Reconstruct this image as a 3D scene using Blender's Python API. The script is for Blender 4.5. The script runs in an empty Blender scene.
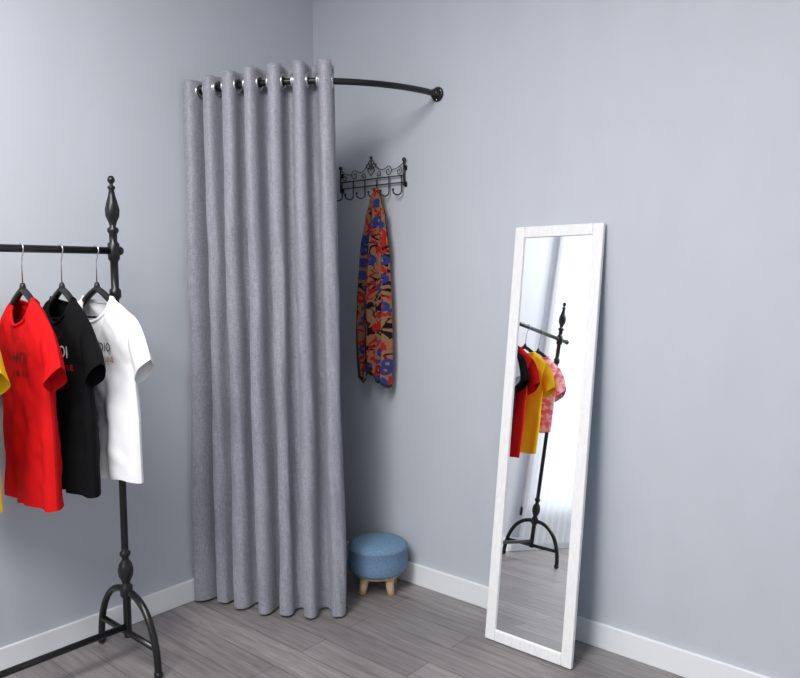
import bpy, math, random
from mathutils import Vector, Matrix, noise
random.seed(4)
scene = bpy.context.scene
scene.view_settings.view_transform = 'Standard'
pi = math.pi

# ---------------------------------------------------------------- materials
def srgb(r, g, b):
    def c(v):
        v /= 255.0
        return v/12.92 if v <= 0.04045 else ((v+0.055)/1.055)**2.4
    return (c(r), c(g), c(b), 1)

def mat(name, col, rough=0.6, metal=0.0, **kw):
    m = bpy.data.materials.new(name); m.use_nodes = True
    b = m.node_tree.nodes['Principled BSDF']
    b.inputs['Base Color'].default_value = col or (.8, .8, .8, 1)
    b.inputs['Roughness'].default_value = rough
    b.inputs['Metallic'].default_value = metal
    for k, v in kw.items():
        b.inputs[k.replace('_', ' ')].default_value = v
    return m

def nd(m, t, **props):
    n = m.node_tree.nodes.new(t)
    for k, v in props.items(): setattr(n, k, v)
    return n
def lk(m, a, b): m.node_tree.links.new(a, b)

def add_noise(m, scale=(1, 1, 1), nscale=20, c1=None, c2=None, bump=0.0, dist=0.002, detail=4, lo=0.3, hi=0.7):
    b = m.node_tree.nodes['Principled BSDF']
    tc = nd(m, 'ShaderNodeTexCoord'); mp = nd(m, 'ShaderNodeMapping')
    mp.inputs['Scale'].default_value = scale
    nz = nd(m, 'ShaderNodeTexNoise'); nz.inputs['Scale'].default_value = nscale
    nz.inputs['Detail'].default_value = detail
    lk(m, tc.outputs['Object'], mp.inputs[0]); lk(m, mp.outputs[0], nz.inputs['Vector'])
    if c1:
        r = nd(m, 'ShaderNodeValToRGB')
        r.color_ramp.elements[0].position = lo; r.color_ramp.elements[1].position = hi
        r.color_ramp.elements[0].color = c1; r.color_ramp.elements[1].color = c2
        lk(m, nz.outputs['Fac'], r.inputs[0]); lk(m, r.outputs[0], b.inputs['Base Color'])
    if bump:
        bp = nd(m, 'ShaderNodeBump'); bp.inputs['Strength'].default_value = bump
        bp.inputs['Distance'].default_value = dist
        lk(m, nz.outputs['Fac'], bp.inputs['Height']); lk(m, bp.outputs[0], b.inputs['Normal'])
    return nz

M_wall = mat('wall_paint', srgb(196, 200, 209), 0.55)
add_noise(M_wall, (1, 1, .4), 6, srgb(193, 198, 206), srgb(197, 202, 210), 0.05, 0.002)
M_base = mat('baseboard_white', srgb(238, 240, 243), 0.35)
M_ceil = mat('ceiling_white', srgb(240, 240, 240), 0.8)
M_black = mat('black_metal', (0.007, 0.007, 0.008, 1), 0.3)
M_blackp = mat('black_plastic', (0.01, 0.01, 0.011, 1), 0.4)
M_chrome = mat('chrome', (0.75, 0.75, 0.76, 1), 0.22, 1.0)
M_grom = mat('grommet_steel', (0.6, 0.6, 0.62, 1), 0.25, 1.0)
M_wframe = mat('white_wood_frame', srgb(240, 240, 240), 0.45)
add_noise(M_wframe, (1, 1, .3), 90, srgb(236, 236, 237), srgb(246, 246, 246), 0.4, 0.001)
M_mirror = mat('mirror_glass', (0.92, 0.94, 0.95, 1), 0.0, 1.0)
M_backing = mat('backing_board', srgb(175, 205, 225), 0.5)

# curtain linen
M_cur = mat('curtain_linen', srgb(160, 161, 170), 0.48)
def build_curtain(m):
    b = m.node_tree.nodes['Principled BSDF']
    tc = nd(m, 'ShaderNodeTexCoord')
    outs = []
    for sc, ns, dt in (((1, 1, .12), 300, 3), ((.25, .25, 1), 330, 2)):
        mp = nd(m, 'ShaderNodeMapping'); mp.inputs['Scale'].default_value = sc
        nz = nd(m, 'ShaderNodeTexNoise'); nz.inputs['Scale'].default_value = ns; nz.inputs['Detail'].default_value = dt
        lk(m, tc.outputs['Object'], mp.inputs[0]); lk(m, mp.outputs[0], nz.inputs['Vector']); outs.append(nz.outputs['Fac'])
    ad = nd(m, 'ShaderNodeMath', operation='ADD'); lk(m, outs[0], ad.inputs[0]); lk(m, outs[1], ad.inputs[1])
    hf = nd(m, 'ShaderNodeMath', operation='MULTIPLY'); hf.inputs[1].default_value = .5; lk(m, ad.outputs[0], hf.inputs[0])
    r = nd(m, 'ShaderNodeValToRGB')
    r.color_ramp.elements[0].position = .36; r.color_ramp.elements[0].color = srgb(130, 131, 141)
    r.color_ramp.elements[1].position = .64; r.color_ramp.elements[1].color = srgb(162, 163, 173)
    lk(m, hf.outputs[0], r.inputs[0]); lk(m, r.outputs[0], b.inputs['Base Color'])
    bp = nd(m, 'ShaderNodeBump'); bp.inputs['Strength'].default_value = .5; bp.inputs['Distance'].default_value = .001
    lk(m, hf.outputs[0], bp.inputs['Height']); lk(m, bp.outputs[0], b.inputs['Normal'])
    b.inputs['Sheen Weight'].default_value = 0.15
build_curtain(M_cur)

# floor planks
M_floor = bpy.data.materials.new('wood_planks'); M_floor.use_nodes = True
def build_floor(m):
    b = m.node_tree.nodes['Principled BSDF']
    tc = nd(m, 'ShaderNodeTexCoord')
    br = nd(m, 'ShaderNodeTexBrick')
    br.offset = 0.37
    br.inputs['Scale'].default_value = 1.0
    br.inputs['Brick Width'].default_value = 1.1
    br.inputs['Row Height'].default_value = 0.125
    br.inputs['Mortar Size'].default_value = 0.0015
    br.inputs['Mortar Smooth'].default_value = 0.3
    br.inputs['Bias'].default_value = 0.0
    br.inputs['Color1'].default_value = srgb(148, 144, 144)
    br.inputs['Color2'].default_value = srgb(130, 126, 127)
    br.inputs['Mortar'].default_value = srgb(84, 81, 82)
    lk(m, tc.outputs['Object'], br.inputs['Vector'])
    mp = nd(m, 'ShaderNodeMapping'); mp.inputs['Scale'].default_value = (1.2, 16, 1)
    nz = nd(m, 'ShaderNodeTexNoise'); nz.inputs['Scale'].default_value = 3.2; nz.inputs['Detail'].default_value = 8
    nz.inputs['Roughness'].default_value = 0.65; nz.inputs['Distortion'].default_value = 0.6
    lk(m, tc.outputs['Object'], mp.inputs[0]); lk(m, mp.outputs[0], nz.inputs['Vector'])
    rp = nd(m, 'ShaderNodeValToRGB')
    rp.color_ramp.elements[0].position = 0.3; rp.color_ramp.elements[0].color = (0.60, 0.59, 0.59, 1)
    rp.color_ramp.elements[1].position = 0.7; rp.color_ramp.elements[1].color = (1.18, 1.17, 1.16, 1)
    lk(m, nz.outputs['Fac'], rp.inputs[0])
    mx = nd(m, 'ShaderNodeMix', data_type='RGBA', blend_type='MULTIPLY')
    mx.inputs[0].default_value = 1.0
    lk(m, br.outputs['Color'], mx.inputs[6]); lk(m, rp.outputs[0], mx.inputs[7])
    lk(m, mx.outputs[2], b.inputs['Base Color'])
    b.inputs['Roughness'].default_value = 0.42
    bp = nd(m, 'ShaderNodeBump'); bp.inputs['Strength'].default_value = 0.25; bp.inputs['Distance'].default_value = 0.002
    lk(m, mx.outputs[2], bp.inputs['Height']); lk(m, bp.outputs[0], b.inputs['Normal'])
build_floor(M_floor)

# ---------------------------------------------------------------- mesh builder
class MB:
    def __init__(s): s.v = []; s.f = []; s.mi = []; s.sm = []
    def add(s, vs, fs, mi=0, smooth=True):
        o = len(s.v); s.v += [tuple(p) for p in vs]
        for f in fs:
            s.f.append([i+o for i in f]); s.mi.append(mi); s.sm.append(smooth)
    def box(s, lo, hi, mi=0, M=None):
        x0, y0, z0 = lo; x1, y1, z1 = hi
        x0, x1 = min(x0, x1), max(x0, x1); y0, y1 = min(y0, y1), max(y0, y1); z0, z1 = min(z0, z1), max(z0, z1)
        vs = [(x0,y0,z0),(x1,y0,z0),(x1,y1,z0),(x0,y1,z0),(x0,y0,z1),(x1,y0,z1),(x1,y1,z1),(x0,y1,z1)]
        if M: vs = [M @ Vector(p) for p in vs]
        s.add(vs, [(0,3,2,1),(4,5,6,7),(0,1,5,4),(1,2,6,5),(2,3,7,6),(3,0,4,7)], mi, False)
    def tube(s, pts, r, seg=12, mi=0, closed=False):
        pts = [Vector(p) for p in pts]; n = len(pts)
        rr = r if isinstance(r, (list, tuple)) else [r]*n
        T = []
        for i in range(n):
            if closed: t = pts[(i+1) % n]-pts[i-1]
            else: t = pts[min(i+1, n-1)]-pts[max(i-1, 0)]
            T.append(t.normalized())
        a = Vector((0, 0, 1)) if abs(T[0].z) < 0.9 else Vector((1, 0, 0))
        N = (a-T[0]*a.dot(T[0])).normalized()
        vs = []
        for i in range(n):
            N = (N-T[i]*N.dot(T[i])).normalized(); B = T[i].cross(N)
            for k in range(seg):
                an = 2*pi*k/seg
                vs.append(pts[i]+(N*math.cos(an)+B*math.sin(an))*rr[i])
        fs = []
        m = n if closed else n-1
        for i in range(m):
            for k in range(seg):
                j = (i+1) % n
                fs.append((i*seg+k, i*seg+(k+1) % seg, j*seg+(k+1) % seg, j*seg+k))
        if not closed:
            fs.append(tuple(reversed(range(seg)))); fs.append(tuple((n-1)*seg+k for k in range(seg)))
        s.add(vs, fs, mi)
    def lathe(s, prof, c=(0, 0, 0), seg=24, mi=0, M=None):
        vs = []; n = len(prof)
        for r, z in prof:
            for k in range(seg):
                an = 2*pi*k/seg
                p = Vector((r*math.cos(an), r*math.sin(an), z))
                if M: p = M @ p
                vs.append(p+Vector(c))
        fs = []
        for i in range(n-1):
            for k in range(seg):
                fs.append((i*seg+k, i*seg+(k+1) % seg, (i+1)*seg+(k+1) % seg, (i+1)*seg+k))
        fs.append(tuple(reversed(range(seg)))); fs.append(tuple((n-1)*seg+k for k in range(seg)))
        s.add(vs, fs, mi)
    def sphere(s, c, r, mi=0, seg=14):
        s.lathe([(max(r*math.sin(pi*i/10), 1e-5), -r*math.cos(pi*i/10)) for i in range(11)], c, seg, mi)
    def grid(s, P, mi=0):
        ni = len(P); nj = len(P[0]); o = len(s.v)
        for row in P: s.v += [tuple(p) for p in row]
        for i in range(ni-1):
            for j in range(nj-1):
                s.f.append([o+i*nj+j, o+i*nj+j+1, o+(i+1)*nj+j+1, o+(i+1)*nj+j])
                s.mi.append(mi(i, j) if callable(mi) else mi); s.sm.append(True)
    def obj(s, name, mats, parent=None, loc=(0, 0, 0), bevel=0):
        me = bpy.data.meshes.new(name); me.from_pydata(s.v, [], s.f); me.update()
        for m in mats: me.materials.append(m)
        for p, i, sm in zip(me.polygons, s.mi, s.sm):
            p.material_index = i; p.use_smooth = sm
        o = bpy.data.objects.new(name, me); scene.collection.objects.link(o)
        o.location = loc
        if parent: o.parent = parent
        if bevel:
            b = o.modifiers.new('bevel', 'BEVEL'); b.width = bevel; b.segments = 3; b.limit_method = 'ANGLE'
        return o

def empty(name, loc=(0, 0, 0)):
    e = bpy.data.objects.new(name, None); scene.collection.objects.link(e); e.location = loc
    e.empty_display_size = 0.1
    return e

# ---------------------------------------------------------------- room
RX, RY, RZ = 4.6, -4.9, 3.0
def box_obj(name, boxes, m, bevel=0):
    b = MB()
    for lo, hi in boxes: b.box(lo, hi)
    return b.obj(name, [m], bevel=bevel)
box_obj('floor', [((-.1, RY-.1, -.1), (RX+.1, .1, 0))], M_floor)
box_obj('ceiling', [((-.1, RY-.1, RZ), (RX+.1, .1, RZ+.1))], M_ceil)
WY0, WY1, WZ0, WZ1 = -2.35, -3.95, 0.25, 2.45
box_obj('wall_left', [((-.1, WY0, 0), (0, .1, RZ)), ((-.1, RY-.1, 0), (0, WY1, RZ)),
                      ((-.1, WY1, 0), (0, WY0, WZ0)), ((-.1, WY1, WZ1), (0, WY0, RZ))], M_wall)
box_obj('wall_right', [((0, 0, 0), (RX+.1, .1, RZ))], M_wall)
box_obj('wall_back', [((0, RY-.1, 0), (RX+.1, RY, RZ))], M_wall)
box_obj('wall_side', [((RX, RY, 0), (RX+.1, 0, RZ))], M_wall)
BH = 0.095
def baseboard(name, lo, hi):
    box_obj(name, [(lo, hi)], M_base, 0.004)
baseboard('baseboard_left', (0, RY, 0), (.014, 0, BH))
baseboard('baseboard_right', (.014, -.014, 0), (RX, 0, BH))
baseboard('baseboard_back', (.014, RY, 0), (RX, RY+.014, BH))
baseboard('baseboard_side', (RX-.014, RY+.014, 0), (RX, -.014, BH))

# window in left wall (seen only in the mirror)
wb = MB()
fw = .06
wb.box((-.08, WY1, WZ0), (.02, WY1+fw, WZ1)); wb.box((-.08, WY0-fw, WZ0), (.02, WY0, WZ1))
wb.box((-.08, WY1, WZ0), (.02, WY0, WZ0+fw)); wb.box((-.08, WY1, WZ1-fw), (.02, WY0, WZ1))
wm = (WY0+WY1)/2
wb.box((-.06, wm-.025, WZ0), (0, wm+.025, WZ1))
wb.obj('window_1', [M_wframe], bevel=.003)
M_sheer = mat('sheer_white', srgb(245, 247, 250), 0.9)
def sheer(m):
    nt = m.node_tree; nt.nodes.clear()
    o = nt.nodes.new('ShaderNodeOutputMaterial'); mx = nt.nodes.new('ShaderNodeMixShader')
    d = nt.nodes.new('ShaderNodeBsdfDiffuse'); t = nt.nodes.new('ShaderNodeBsdfTranslucent')
    d.inputs[0].default_value = (.85, .87, .9, 1); t.inputs[0].default_value = (.8, .83, .87, 1)
    mx.inputs[0].default_value = .5
    nt.links.new(d.outputs[0], mx.inputs[1]); nt.links.new(t.outputs[0], mx.inputs[2]); nt.links.new(mx.outputs[0], o.inputs[0])
sheer(M_sheer)
sb = MB()
sb.grid([[(.06+.018*math.sin(j*.9), -2.28-1.72*j/120, z) for j in range(121)] for z in (.06, .7, 1.4, 2.0, 2.55)])
sb.obj('sheer_window_curtain', [M_sheer])
sr = MB(); sr.tube([(.06, -2.2, 2.57), (.06, -4.08, 2.57)], .012)
for y in (-2.24, -4.04): sr.tube([(0, y, 2.57), (.06, y, 2.57)], .008)
sr.obj('window_curtain_rod', [M_chrome])

# ---------------------------------------------------------------- curved curtain rod
RODZ = 2.138; RA, RB = 0.756, 0.685
def rodp(th, dr=0.0, z=RODZ):
    a, b = RA+dr, RB+dr
    return Vector((a*math.sin(th), -b*math.cos(th), z))
rod = empty('curved_curtain_rod')
b = MB(); b.tube([rodp(math.radians(0.3+89.4*i/60)) for i in range(61)], .0125, 16); b.obj('tube', [M_black], rod)
for nm, pos, rot in (('flange_1', (0, -RB, RODZ), Matrix.Rotation(pi/2, 4, 'Y')), ('flange_2', (RA, 0, RODZ), Matrix.Rotation(pi/2, 4, 'X'))):
    b = MB()
    b.lathe([(.030, 0.001), (.030, .006), (.027, .009), (.019, .011), (.018, .03), (.0135, .032)], pos, 28, 0, rot)
    for k in range(3):
        an = 2*pi*k/3+.5
        c = Vector(pos)+rot @ Vector((.023*math.cos(an), .023*math.sin(an), .009))
        b.sphere(c, .0035, 1)
    b.obj(nm, [M_black, M_chrome], rod)

# ---------------------------------------------------------------- curtain
NW = 6.72
TH0 = math.radians(.8)
CB = .012
def th_end(h): return math.radians(51.2+1.6*h)
def curt(s, v):
    ct = RODZ+.038+.036*s
    z = ct+(CB-ct)*v
    h = v
    ph = 2*pi*NW*s-pi/2
    A = (.047+.010*max(0, 1-s*6))*(1+.20*h*math.sin(15.3*s+1.3)+.08*math.sin(11*s+2))
    k = min(1, h*3)
    wob = (.016*noise.noise(Vector((s*9, z*1.3, 3.3)))+.009*noise.noise(Vector((s*26, z*3.2, 1.3)))+.006*noise.noise(Vector((s*50, z*7+s*40, 7.3))))*k
    dr = A*math.cos(ph)+wob
    tang = (.0085+.0018*math.sin(s*21))*math.sin(2*ph)
    drift = (.009*math.sin(2*pi*s*2.3+.6)+.012*noise.noise(Vector((s*14, z*1.7, 9.1))))*h
    th = TH0+(th_end(h)-TH0)*s+(tang+drift)/.74
    p = rodp(th, dr, z)
    p.x = max(p.x, .012)
    return p
NS = 380; NZ = 150
cb = MB()
cb.grid([[curt(j/NS, i/NZ) for j in range(NS+1)] for i in range(NZ+1)])
cur = empty('grommet_curtain')
co = cb.obj('fabric', [M_cur], cur)
so = co.modifiers.new('sol', 'SOLIDIFY'); so.thickness = .002
hb = MB()
def hem(s, v):
    p = curt(s, v); q = curt(min(1, s+.001), v); t = (q-p)
    if t.length < 1e-6: t = Vector((1, 0, 0))
    n = Vector((t.y, -t.x, 0)).normalized()
    return p+n*.0022
hb.grid([[hem(j/NS*.998, 1-.04*(i/4)) for j in range(NS+1)] for i in range(5)])
ho = hb.obj('hem', [M_cur], cur)
gb = MB()
k = 0
while True:
    s = (k*.5)/NW
    if s > 1: break
    if 0 < s < .99:
        th = TH0+(th_end(0)-TH0)*s
        c = rodp(th); t = (rodp(th+.01)-rodp(th-.01)).normalized()
        up = Vector((0, 0, 1)); sd = t.cross(up)
        n = 24
        for off in (-.004, .004):
            gb.tube([c+t*off+(up*math.cos(2*pi*i/n)+sd*math.sin(2*pi*i/n))*.0255 for i in range(n)], .0062, 8, 0, True)
    k += 1
gb.obj('grommets', [M_grom], cur)

# ---------------------------------------------------------------- wall hook rack
HX0, HX1, HZ = .190, .580, 1.822
hk = empty('wall_hook_rack')
b = MB(); Y = -.014
b.tube([(HX0, Y, HZ), (HX1, Y, HZ)], .0030, 8)
b.tube([(HX0, Y, HZ-.03), (HX1, Y, HZ-.03)], .0030, 8)
b.obj('crossbars', [M_black], hk)
b = MB()
for x in (HX0, HX1):
    b.tube([(x, Y, HZ-.045), (x, Y, HZ+.06)], .004, 8)
    b.sphere((x, Y, HZ+.067), .009); b.box((x-.007, -.006, HZ-.048), (x+.007, 0, HZ-.028)); b.box((x-.007, -.006, HZ+.022), (x+.007, 0, HZ+.042))
    b.tube([(x, 0, HZ+.032), (x, Y, HZ+.032)], .0035, 8); b.tube([(x, 0, HZ-.038), (x, Y, HZ-.038)], .0035, 8)
b.obj('end_posts', [M_black], hk)
b = MB()
def spiral(cx, cz, r0, r1, a0, a1, n=28):
    return [(cx+(r0+(r1-r0)*i/n)*math.cos(a0+(a1-a0)*i/n), Y, cz+(r0+(r1-r0)*i/n)*math.sin(a0+(a1-a0)*i/n)) for i in range(n+1)]
xc = (HX0+HX1)/2
RS = .0020
for sg in (-1, 1):
    def mir(pts): return [(xc+sg*(x-xc)*.9, y, z) for x, y, z in pts]
    s1 = spiral(xc+.115, HZ+.026, .004, .023, 0, 1.5*pi+pi*.9)
    b.tube(mir(s1), RS, 6)
    arc = [(xc+.008+.107*t, Y, HZ+.085-.036*t-.03*math.sin(pi*t)) for t in [i/14 for i in range(15)]]
    b.tube(mir(arc), RS, 6)
    s2 = spiral(xc+.018, HZ+.062, .003, .016, 0.2, 2.1*pi); b.tube(mir(s2), RS, 6)
    s3 = spiral(xc+.055, HZ+.017, .004, .016, pi, 3.3*pi); b.tube(mir(s3), RS, 6)
    s4 = spiral(xc+.185, HZ+.02, .004, .018, 0, 2.4*pi); b.tube(mir(s4), RS, 6)
    arc2 = [(xc+.14+.075*t, Y, HZ+.03+.025*t*t) for t in [i/10 for i in range(11)]]
    b.tube(mir(arc2), RS, 6)
    ht = [(xc+.022*math.sin(a)**3*1.0, Y, HZ+.034+.0012*(13*math.cos(a)-5*math.cos(2*a)-2*math.cos(3*a)-math.cos(4*a))) for a in [pi*i/20 for i in range(21)]]
    b.tube(mir(ht), RS, 6)
b.sphere((xc, Y, HZ+.095), .007)
b.tube([(xc, Y, HZ+.05), (xc, Y, HZ+.092)], .003, 6)
b.obj('scrollwork', [M_black], hk)
b = MB()
for i in range(6):
    x = HX0+.012+(HX1-HX0-.024)*i/5
    pts = [(x, Y-.003, HZ), (x, Y-.003, HZ-.03), (x, Y-.003, HZ-.065)]
    for k in range(1, 11):
        a = pi*k/10*1.05
        d = .020*(1-math.cos(a))
        pts.append((x-d*.55, Y-.003-d*.8, HZ-.065-.020*math.sin(a)))
    b.tube(pts, .003, 8); b.sphere(pts[-1], .0055)
b.obj('hooks', [M_black], hk)

# ---------------------------------------------------------------- patterned scarf on the hook
M_sc = bpy.data.materials.new('scarf_print'); M_sc.use_nodes = True
def build_scarf(m):
    bs = m.node_tree.nodes['Principled BSDF']; bs.inputs['Roughness'].default_value = .85
    bs.inputs['Specular IOR Level'].default_value = .2
    red = srgb(164, 28, 30); navy = srgb(44, 58, 118); blk = srgb(20, 15, 18); tan = srgb(142, 102, 74)
    tc = nd(m, 'ShaderNodeTexCoord'); mp = nd(m, 'ShaderNodeMapping'); mp.inputs['Scale'].default_value = (1, .35, .8)
    lk(m, tc.outputs['Object'], mp.inputs[0])
    def const_ramp(lst):
        c = nd(m, 'ShaderNodeValToRGB'); c.color_ramp.interpolation = 'CONSTANT'
        ee = c.color_ramp.elements; ee[0].color = lst[0][1]; ee[1].position = lst[1][0]; ee[1].color = lst[1][1]
        for p, cc in lst[2:]:
            q = ee.new(p); q.color = cc
        return c
    K, Wt = (0, 0, 0, 1), (1, 1, 1, 1)
    def strokes(off, scale, half, cells, cols):
        o = nd(m, 'ShaderNodeVectorMath', operation='ADD'); o.inputs[1].default_value = (off, off*1.7, off*.6)
        lk(m, mp.outputs[0], o.inputs[0])
        nz = nd(m, 'ShaderNodeTexNoise'); nz.inputs['Scale'].default_value = scale; nz.inputs['Detail'].default_value = 0.0
        nz.inputs['Distortion'].default_value = .6
        lk(m, o.outputs[0], nz.inputs['Vector'])
        r = const_ramp([(0, K), (.5-half, Wt), (.5+half, K)]); lk(m, nz.outputs['Fac'], r.inputs[0])
        vo = nd(m, 'ShaderNodeTexVoronoi'); vo.inputs['Scale'].default_value = cells
        lk(m, o.outputs[0], vo.inputs['Vector'])
        ve = nd(m, 'ShaderNodeTexVoronoi', feature='DISTANCE_TO_EDGE'); ve.inputs['Scale'].default_value = cells
        lk(m, o.outputs[0], ve.inputs['Vector'])
        gt = nd(m, 'ShaderNodeMath', operation='GREATER_THAN'); gt.inputs[1].default_value = .07
        lk(m, ve.outputs['Distance'], gt.inputs[0])
        ml = nd(m, 'ShaderNodeMath', operation='MULTIPLY'); lk(m, r.outputs[0], ml.inputs[0]); lk(m, gt.outputs[0], ml.inputs[1])
        sp = nd(m, 'ShaderNodeSeparateColor'); lk(m, vo.outputs['Color'], sp.inputs[0])
        c = const_ramp(cols); lk(m, sp.outputs[0], c.inputs[0])
        return ml.outputs[0], c.outputs[0]
    def ovals(off, scale):
        o = nd(m, 'ShaderNodeVectorMath', operation='ADD'); o.inputs[1].default_value = (off, off, off)
        lk(m, mp.outputs[0], o.inputs[0])
        vo = nd(m, 'ShaderNodeTexVoronoi'); vo.inputs['Scale'].default_value = scale
        lk(m, o.outputs[0], vo.inputs['Vector'])
        r = const_ramp([(0, K), (.14, Wt), (.40, K)]); lk(m, vo.outputs['Distance'], r.inputs[0])
        sp = nd(m, 'ShaderNodeSeparateColor'); lk(m, vo.outputs['Color'], sp.inputs[0])
        gt = nd(m, 'ShaderNodeMath', operation='GREATER_THAN'); gt.inputs[1].default_value = .5; lk(m, sp.outputs[1], gt.inputs[0])
        ml = nd(m, 'ShaderNodeMath', operation='MULTIPLY'); lk(m, r.outputs[0], ml.inputs[0]); lk(m, gt.outputs[0], ml.inputs[1])
        c = const_ramp([(0, navy), (.6, red), (.75, navy)]); lk(m, sp.outputs[0], c.inputs[0])
        return ml.outputs[0], c.outputs[0]
    prev = None
    for f, c in (strokes(0, 30, .06, 20, [(0, blk), (.65, navy), (.8, blk)]),
                 strokes(3.7, 26, .075, 19, [(0, red), (.55, blk), (.7, red)]),
                 ovals(5.2, 22)):
        mx = nd(m, 'ShaderNodeMix', data_type='RGBA')
        if prev: lk(m, prev, mx.inputs[6])
        else: mx.inputs[6].default_value = tan
        lk(m, f, mx.inputs[0]); lk(m, c, mx.inputs[7]); prev = mx.outputs[2]
    lk(m, prev, bs.inputs['Base Color'])
build_scarf(M_sc)
M_trim = mat('scarf_trim', srgb(24, 22, 28), .8)
SX, SZT = .444, HZ-.066
sb = MB()
def lerp_tab(t, tab):
    for (a, va), (c, vc) in zip(tab, tab[1:]):
        if t <= c:
            k = (t-a)/(c-a); k = k*k*(3-2*k)
            return va+(vc-va)*k
    return tab[-1][1]
LS = .835
def scarf(u, v, side):
    w = lerp_tab(v, [(0, .012), (.06, .034), (.15, .056), (.35, .078), (.6, .092), (.85, .096), (1, .082)])
    cx = SX+lerp_tab(v, [(0, .008), (.2, .012), (.6, .002), (.85, .002), (1, .008)])
    x = cx+w*u
    th = .013+.02*min(1, v*3)
    y = -.055-side*th*math.sqrt(max(0, 1-u*u))-(.016*math.sin(u*7.5+1+1.2*v)+.008*math.sin(u*15+v*4))*min(1, v*4)*(1 if side > 0 else .3)
    low = .035*math.sin(u*3.2-.6)+.02*math.sin(u*8)
    z = SZT+.012-v*(LS+low*v)
    return (x, min(y, -.008), z)
for side in (1, -1):
    sb.grid([[scarf(-1+2*j/40, i/70, side) for j in range(41)] for i in range(71)],
            (lambda i, j: 1 if (i > 68 or (j < 2 and i > 34)) else 0))
def flap(u, v):
    x = SX-.094+.055*u+.02*v; z = SZT-.47-.36*v-.03*math.sin(u*3)
    y = -.095-.012*math.sin(u*6+v*3)+.02*(1-v)*(1)
    return (x, y, z)
sb.grid([[flap(j/14, i/30) for j in range(15)] for i in range(31)], (lambda i, j: 1 if (i > 28 or j < 2) else 0))
sb.tube([(SX-.006+.012*math.cos(a), -.042+.014*math.sin(a), SZT+.0+.017*math.sin(a/2)) for a in [2*pi*i/20 for i in range(20)]], .008, 8, 0, True)
o = sb.obj('patterned_scarf', [M_sc, M_trim])

# ---------------------------------------------------------------- clothes rack
rack = empty('clothes_rack')
KX, KY0, KY1, KZ = .26, -1.191, -2.10, 1.4766
post = [(.001, 1.775), (.008, 1.773), (.0125, 1.762), (.0125, 1.754), (.006, 1.744), (.006, 1.738), (.013, 1.733), (.013, 1.727), (.009, 1.72),
        (.012, 1.70), (.019, 1.672), (.0245, 1.645), (.023, 1.62), (.014, 1.597), (.010, 1.58), (.019, 1.572), (.019, 1.56), (.0135, 1.552),
        (.0135, 1.52), (.02, 1.512), (.02, 1.46), (.0135, 1.452), (.0135, 1.36), (.02, 1.352), (.02, 1.328), (.0125, 1.32), (.0125, .42), (.0125, .41), (.019, .404), (.019, .394),
        (.012, .386), (.012, .376), (.022, .362), (.027, .34), (.025, .318), (.016, .298), (.013, .288), (.022, .28), (.022, .245), (.014, .238), (.014, .10), (.014, .09)]
post = [(r, 1.506+(z-1.52)*.89 if z > 1.52 else (z-.012 if z > 1 else z)) for r, z in post]
for i, y in enumerate((KY0, KY1)):
    b = MB(); b.lathe(list(reversed(post)), (KX, y, 0), 20); b.obj('post_%d' % (i+1), [M_black], rack)
    b = MB()
    for sg in (-1, 1):
        pts = []
        for k in range(17):
            a = pi/2*k/16
            pts.append((KX+sg*(.012+.185*math.sin(a)), y, .262-.245*(1-math.cos(a))**1.1))
        b.tube(pts, .0125, 12)
        b.sphere((pts[-1][0], y, .016), .016)
    b.tube([(KX-.185, y, .105), (KX+.185, y, .105)], .011, 12)
    b.obj('foot_%d' % (i+1), [M_black], rack)
b = MB(); b.tube([(KX, KY0+.02, KZ), (KX, KY1-.10, KZ)], .0125, 16); b.sphere((KX, KY1-.10, KZ), .017); b.sphere((KX, KY0+.02, KZ), .016)
b.obj('rail', [M_black], rack)
b = MB(); b.tube([(KX, KY0, .13), (KX, KY1, .13)], .0115, 14); b.obj('lower_bar', [M_black], rack)

# hangers (local frame, origin on the rail)
def hanger(y, rot=0):
    b = MB()
    r = .0165
    pts = [(r*math.cos(a), 0, r*math.sin(a)) for a in [math.radians(195-(i/18)*235) for i in range(19)]]
    pts += [(.004, 0, -.028), (0, 0, -.045), (0, 0, -.11)]
    b.tube(pts, .0022, 8, 1)
    b.lathe([(.006, 0), (.011, .006), (.009, .02), (.006, .028)], (0, 0, -.136), 14, 0)
    for sg in (-1, 1):
        arm = [(sg*.155*t, 0, -.130-.105*t**1.25) for t in [i/12 for i in range(13)]]
        b.tube(arm, [.0105-.003*t/12+.002*math.sin(pi*t/12) for t in range(13)], 10, 0)
    b.tube([(-.145, 0, -.228), (.145, 0, -.228)], .004, 8, 0)
    o = b.obj('clothes_hanger', [M_blackp, M_chrome], None, (KX, y, KZ)); o.rotation_euler = (0, 0, rot)
    return o

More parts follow.
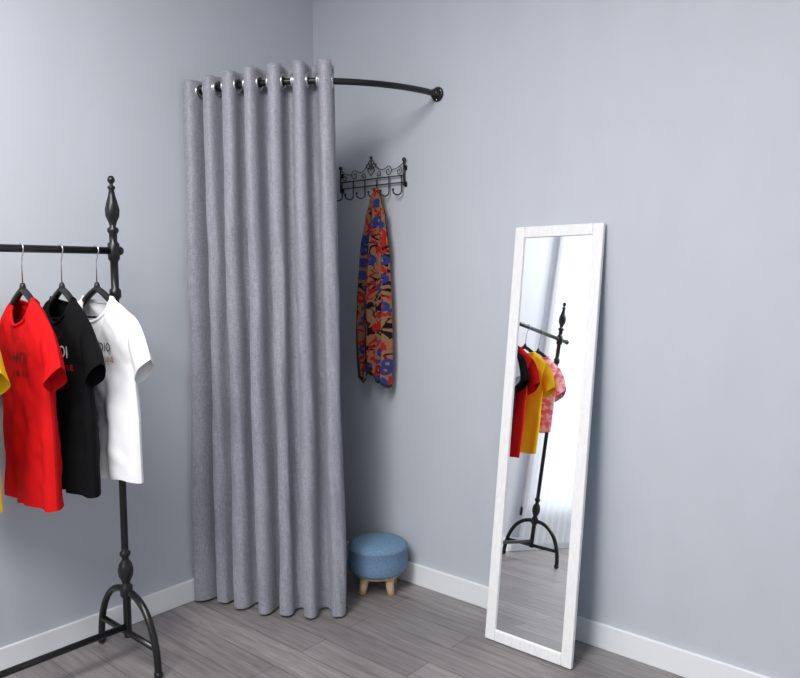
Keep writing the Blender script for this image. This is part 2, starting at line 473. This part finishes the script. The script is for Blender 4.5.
# T-shirts (local frame, origin on the rail)
def tshirt(name, y0, col, prints=(), L=.66, wid=.2, pat=None, seed=0, zoff=-.157, rough=.85, rot=0, slv=1.0):
    m = pat or mat(name+'_cloth', col, rough, Specular_IOR_Level=.15)
    if not pat: add_noise(m, (1, 1, 1), 900, None, None, .15, .0006)
    z00 = zoff
    NK = .078
    def wz(z):
        q = min(1, max(0, (-z-.06)/(L-.06)))
        return wid*(1.0-.05*math.sin(pi*min(1, q*1.6))+.05*q)
    def tb(u, z, vtop):
        x = u*wz(z)
        ed = .022*math.sin(pi*min(1, max(0, (-z-.06)/.16)))
        f = math.sqrt(min(1, max(0, vtop/.07)))
        if abs(x) < NK: f = max(f, math.sqrt(1-(x/NK)**2)*.9)
        return (.036*math.sqrt(max(0, 1-u**4))+ed*u**4)*f
    def fold(x, z):
        q = min(1, max(0, (-z-.10)/.4))
        return q*(.011*math.sin(x*34+seed*1.7+z*2.5)+.006*math.sin(x*71+seed-z*5))+.010*noise.noise(Vector((x*9, z*7, seed*3.1)))+.005*noise.noise(Vector((x*22+z*9, z*18, seed)))
    def ztop(x, side):
        ax = abs(x)
        if ax >= NK: return -.062*((ax-NK)/(wid-NK))**1.05
        dip = .085 if side > 0 else .022
        return -dip*math.sqrt(1-(ax/NK)**2)
    def surf(x, z, side, off=0):
        u = max(-1, min(1, x/wz(z)))
        return -side*(tb(u, z, ztop(x, side)-z)+off)+fold(x, z)*(1-u**6)
    b = MB()
    for side in (1, -1):
        G = []
        for i in range(61):
            v = (i/60)
            row = []
            for j in range(57):
                u = math.sin((-1+2*j/56)*pi/2)*.55+(-1+2*j/56)*.45
                xt = u*wid
                zt = ztop(xt, side); z = zt*(1-v)+(-L-.006*math.sin(u*6+seed))*v
                x = u*wz(z)
                y = -side*tb(u, z, (zt-z))+fold(x, z)*(1-u**6)
                row.append((x, y, z00+z))
            G.append(row)
        b.grid(G)
        for sg in (-1, 1):
            G = []
            for i in range(15):
                p = i/14
                row = []
                for j in range(17):
                    q = j/16
                    A0 = Vector((wid, -.062)); B0 = Vector((wz(-.22), -.22))
                    A1 = Vector((wid+.077*slv, -.200)); B1 = Vector((wid+.006, -.288))
                    ctl = Vector((wid+.046*slv, -.09))
                    At = A0*(1-p)**2+ctl*2*p*(1-p)+A1*p*p
                    Bt = B0*(1-p)+B1*p
                    P = At*(1-q)+Bt*q
                    t = (.022+.012*p)*math.sin(pi*q)+.004*math.sin(q*9+p*5+seed)*p*math.sin(pi*q)
                    row.append((sg*P.x, -side*t, z00+P.y))
                G.append(row)
            b.grid(G)
    loop = []
    for i in range(25):
        x = -NK*math.cos(pi*i/24)
        loop.append((x, surf(x, ztop(x, 1)-.0005, 1, .0), z00+ztop(x, 1)))
    for i in range(1, 24):
        x = NK*math.cos(pi*i/24)
        loop.append((x, surf(x, ztop(x, -1)-.0005, -1, .0), z00+ztop(x, -1)))
    b.tube(loop, .0055, 8, 0, True)
    mats = [m]
    for k, (txt, size, cx, cz, pm) in enumerate(prints):
        cu = bpy.data.curves.new('t', 'FONT'); cu.body = txt; cu.size = size; cu.align_x = 'CENTER'; cu.resolution_u = 3
        to = bpy.data.objects.new('t', cu); scene.collection.objects.link(to)
        bpy.context.view_layer.update()
        me = bpy.data.meshes.new_from_object(to)
        vs = []
        for vv in me.vertices:
            x = cx+vv.co.x; z = cz+vv.co.y
            vs.append((x, surf(x, z, 1)-.004, z00+z))
        b.add(vs, [list(p.vertices) for p in me.polygons], len(mats), False)
        mats.append(pm)
        bpy.data.objects.remove(to); bpy.data.meshes.remove(me)
    o = b.obj(name, mats, None, (KX, y0, KZ)); o.rotation_euler = (0, 0, rot)
    return o

P_red = mat('print_red', srgb(190, 30, 30), .7); P_blk = mat('print_black', srgb(30, 26, 28), .7); P_wht = mat('print_white', srgb(225, 225, 225), .7)
Y1, Y2, Y3, Y4, Y5 = -1.256, -1.3755, -1.500, -1.672, -1.84
R1 = math.radians(7)
hanger(Y1, R1)
for y in (Y2, Y3, Y4, Y5): hanger(y)
tshirt('t_shirt', Y1, srgb(240, 240, 243), [('STUDIO', .042, .045, -.18, P_blk), ('FASHION LINE', .026, .045, -.215, P_red)], seed=1, L=.615, wid=.194, rot=R1)
tshirt('t_shirt', Y2, srgb(12, 12, 14), [('MOI', .055, .06, -.19, P_wht), ('TREND STYLE', .026, .045, -.23, P_red)], seed=2.2, L=.635, wid=.164)
tshirt('t_shirt', Y3, srgb(206, 18, 22), [('HOI', .055, .05, -.20, P_blk), ('A B C D', .028, .05, -.24, P_blk)], seed=3.1, L=.652, wid=.163)
tshirt('t_shirt', Y4, srgb(240, 195, 30), [('SUN', .06, .02, -.20, P_blk)], seed=4.5, L=.62, wid=.172)
M_pink = mat('pink_floral', srgb(238, 150, 178), .8)
add_noise(M_pink, (1, 1, 1), 30, srgb(228, 100, 145), srgb(248, 200, 215), 0, lo=.42, hi=.58)
tshirt('pink_blouse', Y5, None, L=.48, wid=.16, pat=M_pink, seed=5.2)

# ---------------------------------------------------------------- footstool
M_blue = mat('blue_linen', srgb(98, 138, 172), .85)
add_noise(M_blue, (1, 1, 1), 240, srgb(86, 116, 146), srgb(124, 154, 180), .35, .001)
M_wood = mat('beech_wood', srgb(214, 180, 138), .5)
add_noise(M_wood, (6, 6, 1), 18, srgb(208, 174, 134), srgb(230, 202, 164))
st = empty('round_footstool', (.535, -.152, 0)); st.rotation_euler = (0, 0, -.15)
b = MB()
R = .129
b.lathe([(.001, .088), (.09, .088), (R-.012, .090), (R-.003, .096), (R, .104), (R+.001, .112), (R+.003, .15), (R+.001, .19), (R+.003, .196), (R+.003, .2), (R, .205),
         (R-.006, .213), (R-.02, .221), (R-.05, .227), (.03, .2295), (.001, .23)], (0, 0, 0), 48)
b.obj('cushion', [M_blue], st)
b = MB(); b.lathe([(.001, .074), (.1, .074), (.105, .078), (.105, .089), (.001, .0895)], (0, 0, 0), 32); b.obj('seat_base', [M_wood], st)
b = MB()
for k in range(4):
    a = pi/2*k
    d = Vector((math.cos(a), math.sin(a), 0))
    b.tube([d*.074+Vector((0, 0, .076)), d*.081+Vector((0, 0, .04)), d*.089+Vector((0, 0, .0))], [.020, .018, .0145], 16)
b.obj('legs', [M_wood], st)

# ---------------------------------------------------------------- leaning mirror
th = math.radians(7.3)
mr = empty('standing_mirror', (1.153, -.226, .0040)); mr.rotation_euler = (-th, 0, 0)
W, H, F, D = .364, 1.578, .042, .019
b = MB()
b.box((0, 0, 0), (F, D, H)); b.box((W-F, 0, 0), (W, D, H)); b.box((F, 0, 0), (W-F, D, F)); b.box((F, 0, H-F), (W-F, D, H))
b.obj('frame', [M_wframe], mr, bevel=.004)
b = MB(); b.box((F-.004, .008, F-.004), (W-F+.004, .013, H-F+.004)); b.obj('glass', [M_mirror], mr)
b = MB(); b.box((.003, D-.001, .003), (W-.003, D+.003, H-.003)); b.obj('back_board', [M_backing], mr)

# ---------------------------------------------------------------- lights
def area(name, loc, rot, sx, sy, power, col=(1, 1, 1)):
    l = bpy.data.lights.new(name, 'AREA'); l.shape = 'RECTANGLE'; l.size = sx; l.size_y = sy; l.energy = power; l.color = col
    o = bpy.data.objects.new(name, l); scene.collection.objects.link(o); o.location = loc; o.rotation_euler = rot
    return o
M_lamp = mat('lamp_housing', srgb(235, 235, 235), .5)
for i, (x, y, p) in enumerate(((1.45, -2.3, 64), (1.8, -3.95, 96))):
    box_obj('ceiling_light', [((x-.52, y-.52, RZ-.05), (x+.52, y+.52, RZ))], M_lamp, .005)
    area('panel_light', (x, y, RZ-.056), (0, 0, 0), 1.0, 1.0, p, (1, .985, .965))
w = bpy.data.worlds.new('World'); scene.world = w; w.use_nodes = True
w.node_tree.nodes['Background'].inputs[0].default_value = (.9, .95, 1, 1)
w.node_tree.nodes['Background'].inputs[1].default_value = 2.2

# ---------------------------------------------------------------- camera
FPX = 739.41
az, pitch, roll = math.radians(130.785), math.radians(-4.779), math.radians(.317)
cam_pos = Vector((2.693, -2.496, 1.38))
fwd = Vector((math.cos(az)*math.cos(pitch), math.sin(az)*math.cos(pitch), math.sin(pitch)))
rt = fwd.cross(Vector((0, 0, 1))).normalized(); up = rt.cross(fwd)
up2 = up*math.cos(roll)+rt*math.sin(roll); rt2 = rt*math.cos(roll)-up*math.sin(roll)
cd = bpy.data.cameras.new('camera'); cam = bpy.data.objects.new('camera', cd); scene.collection.objects.link(cam)
M = Matrix((rt2, up2, -fwd)).transposed().to_4x4(); M.translation = cam_pos
cam.matrix_world = M
cd.sensor_width = 36; cd.sensor_fit = 'HORIZONTAL'; cd.lens = FPX*36/800; cd.clip_start = .05
scene.camera = cam
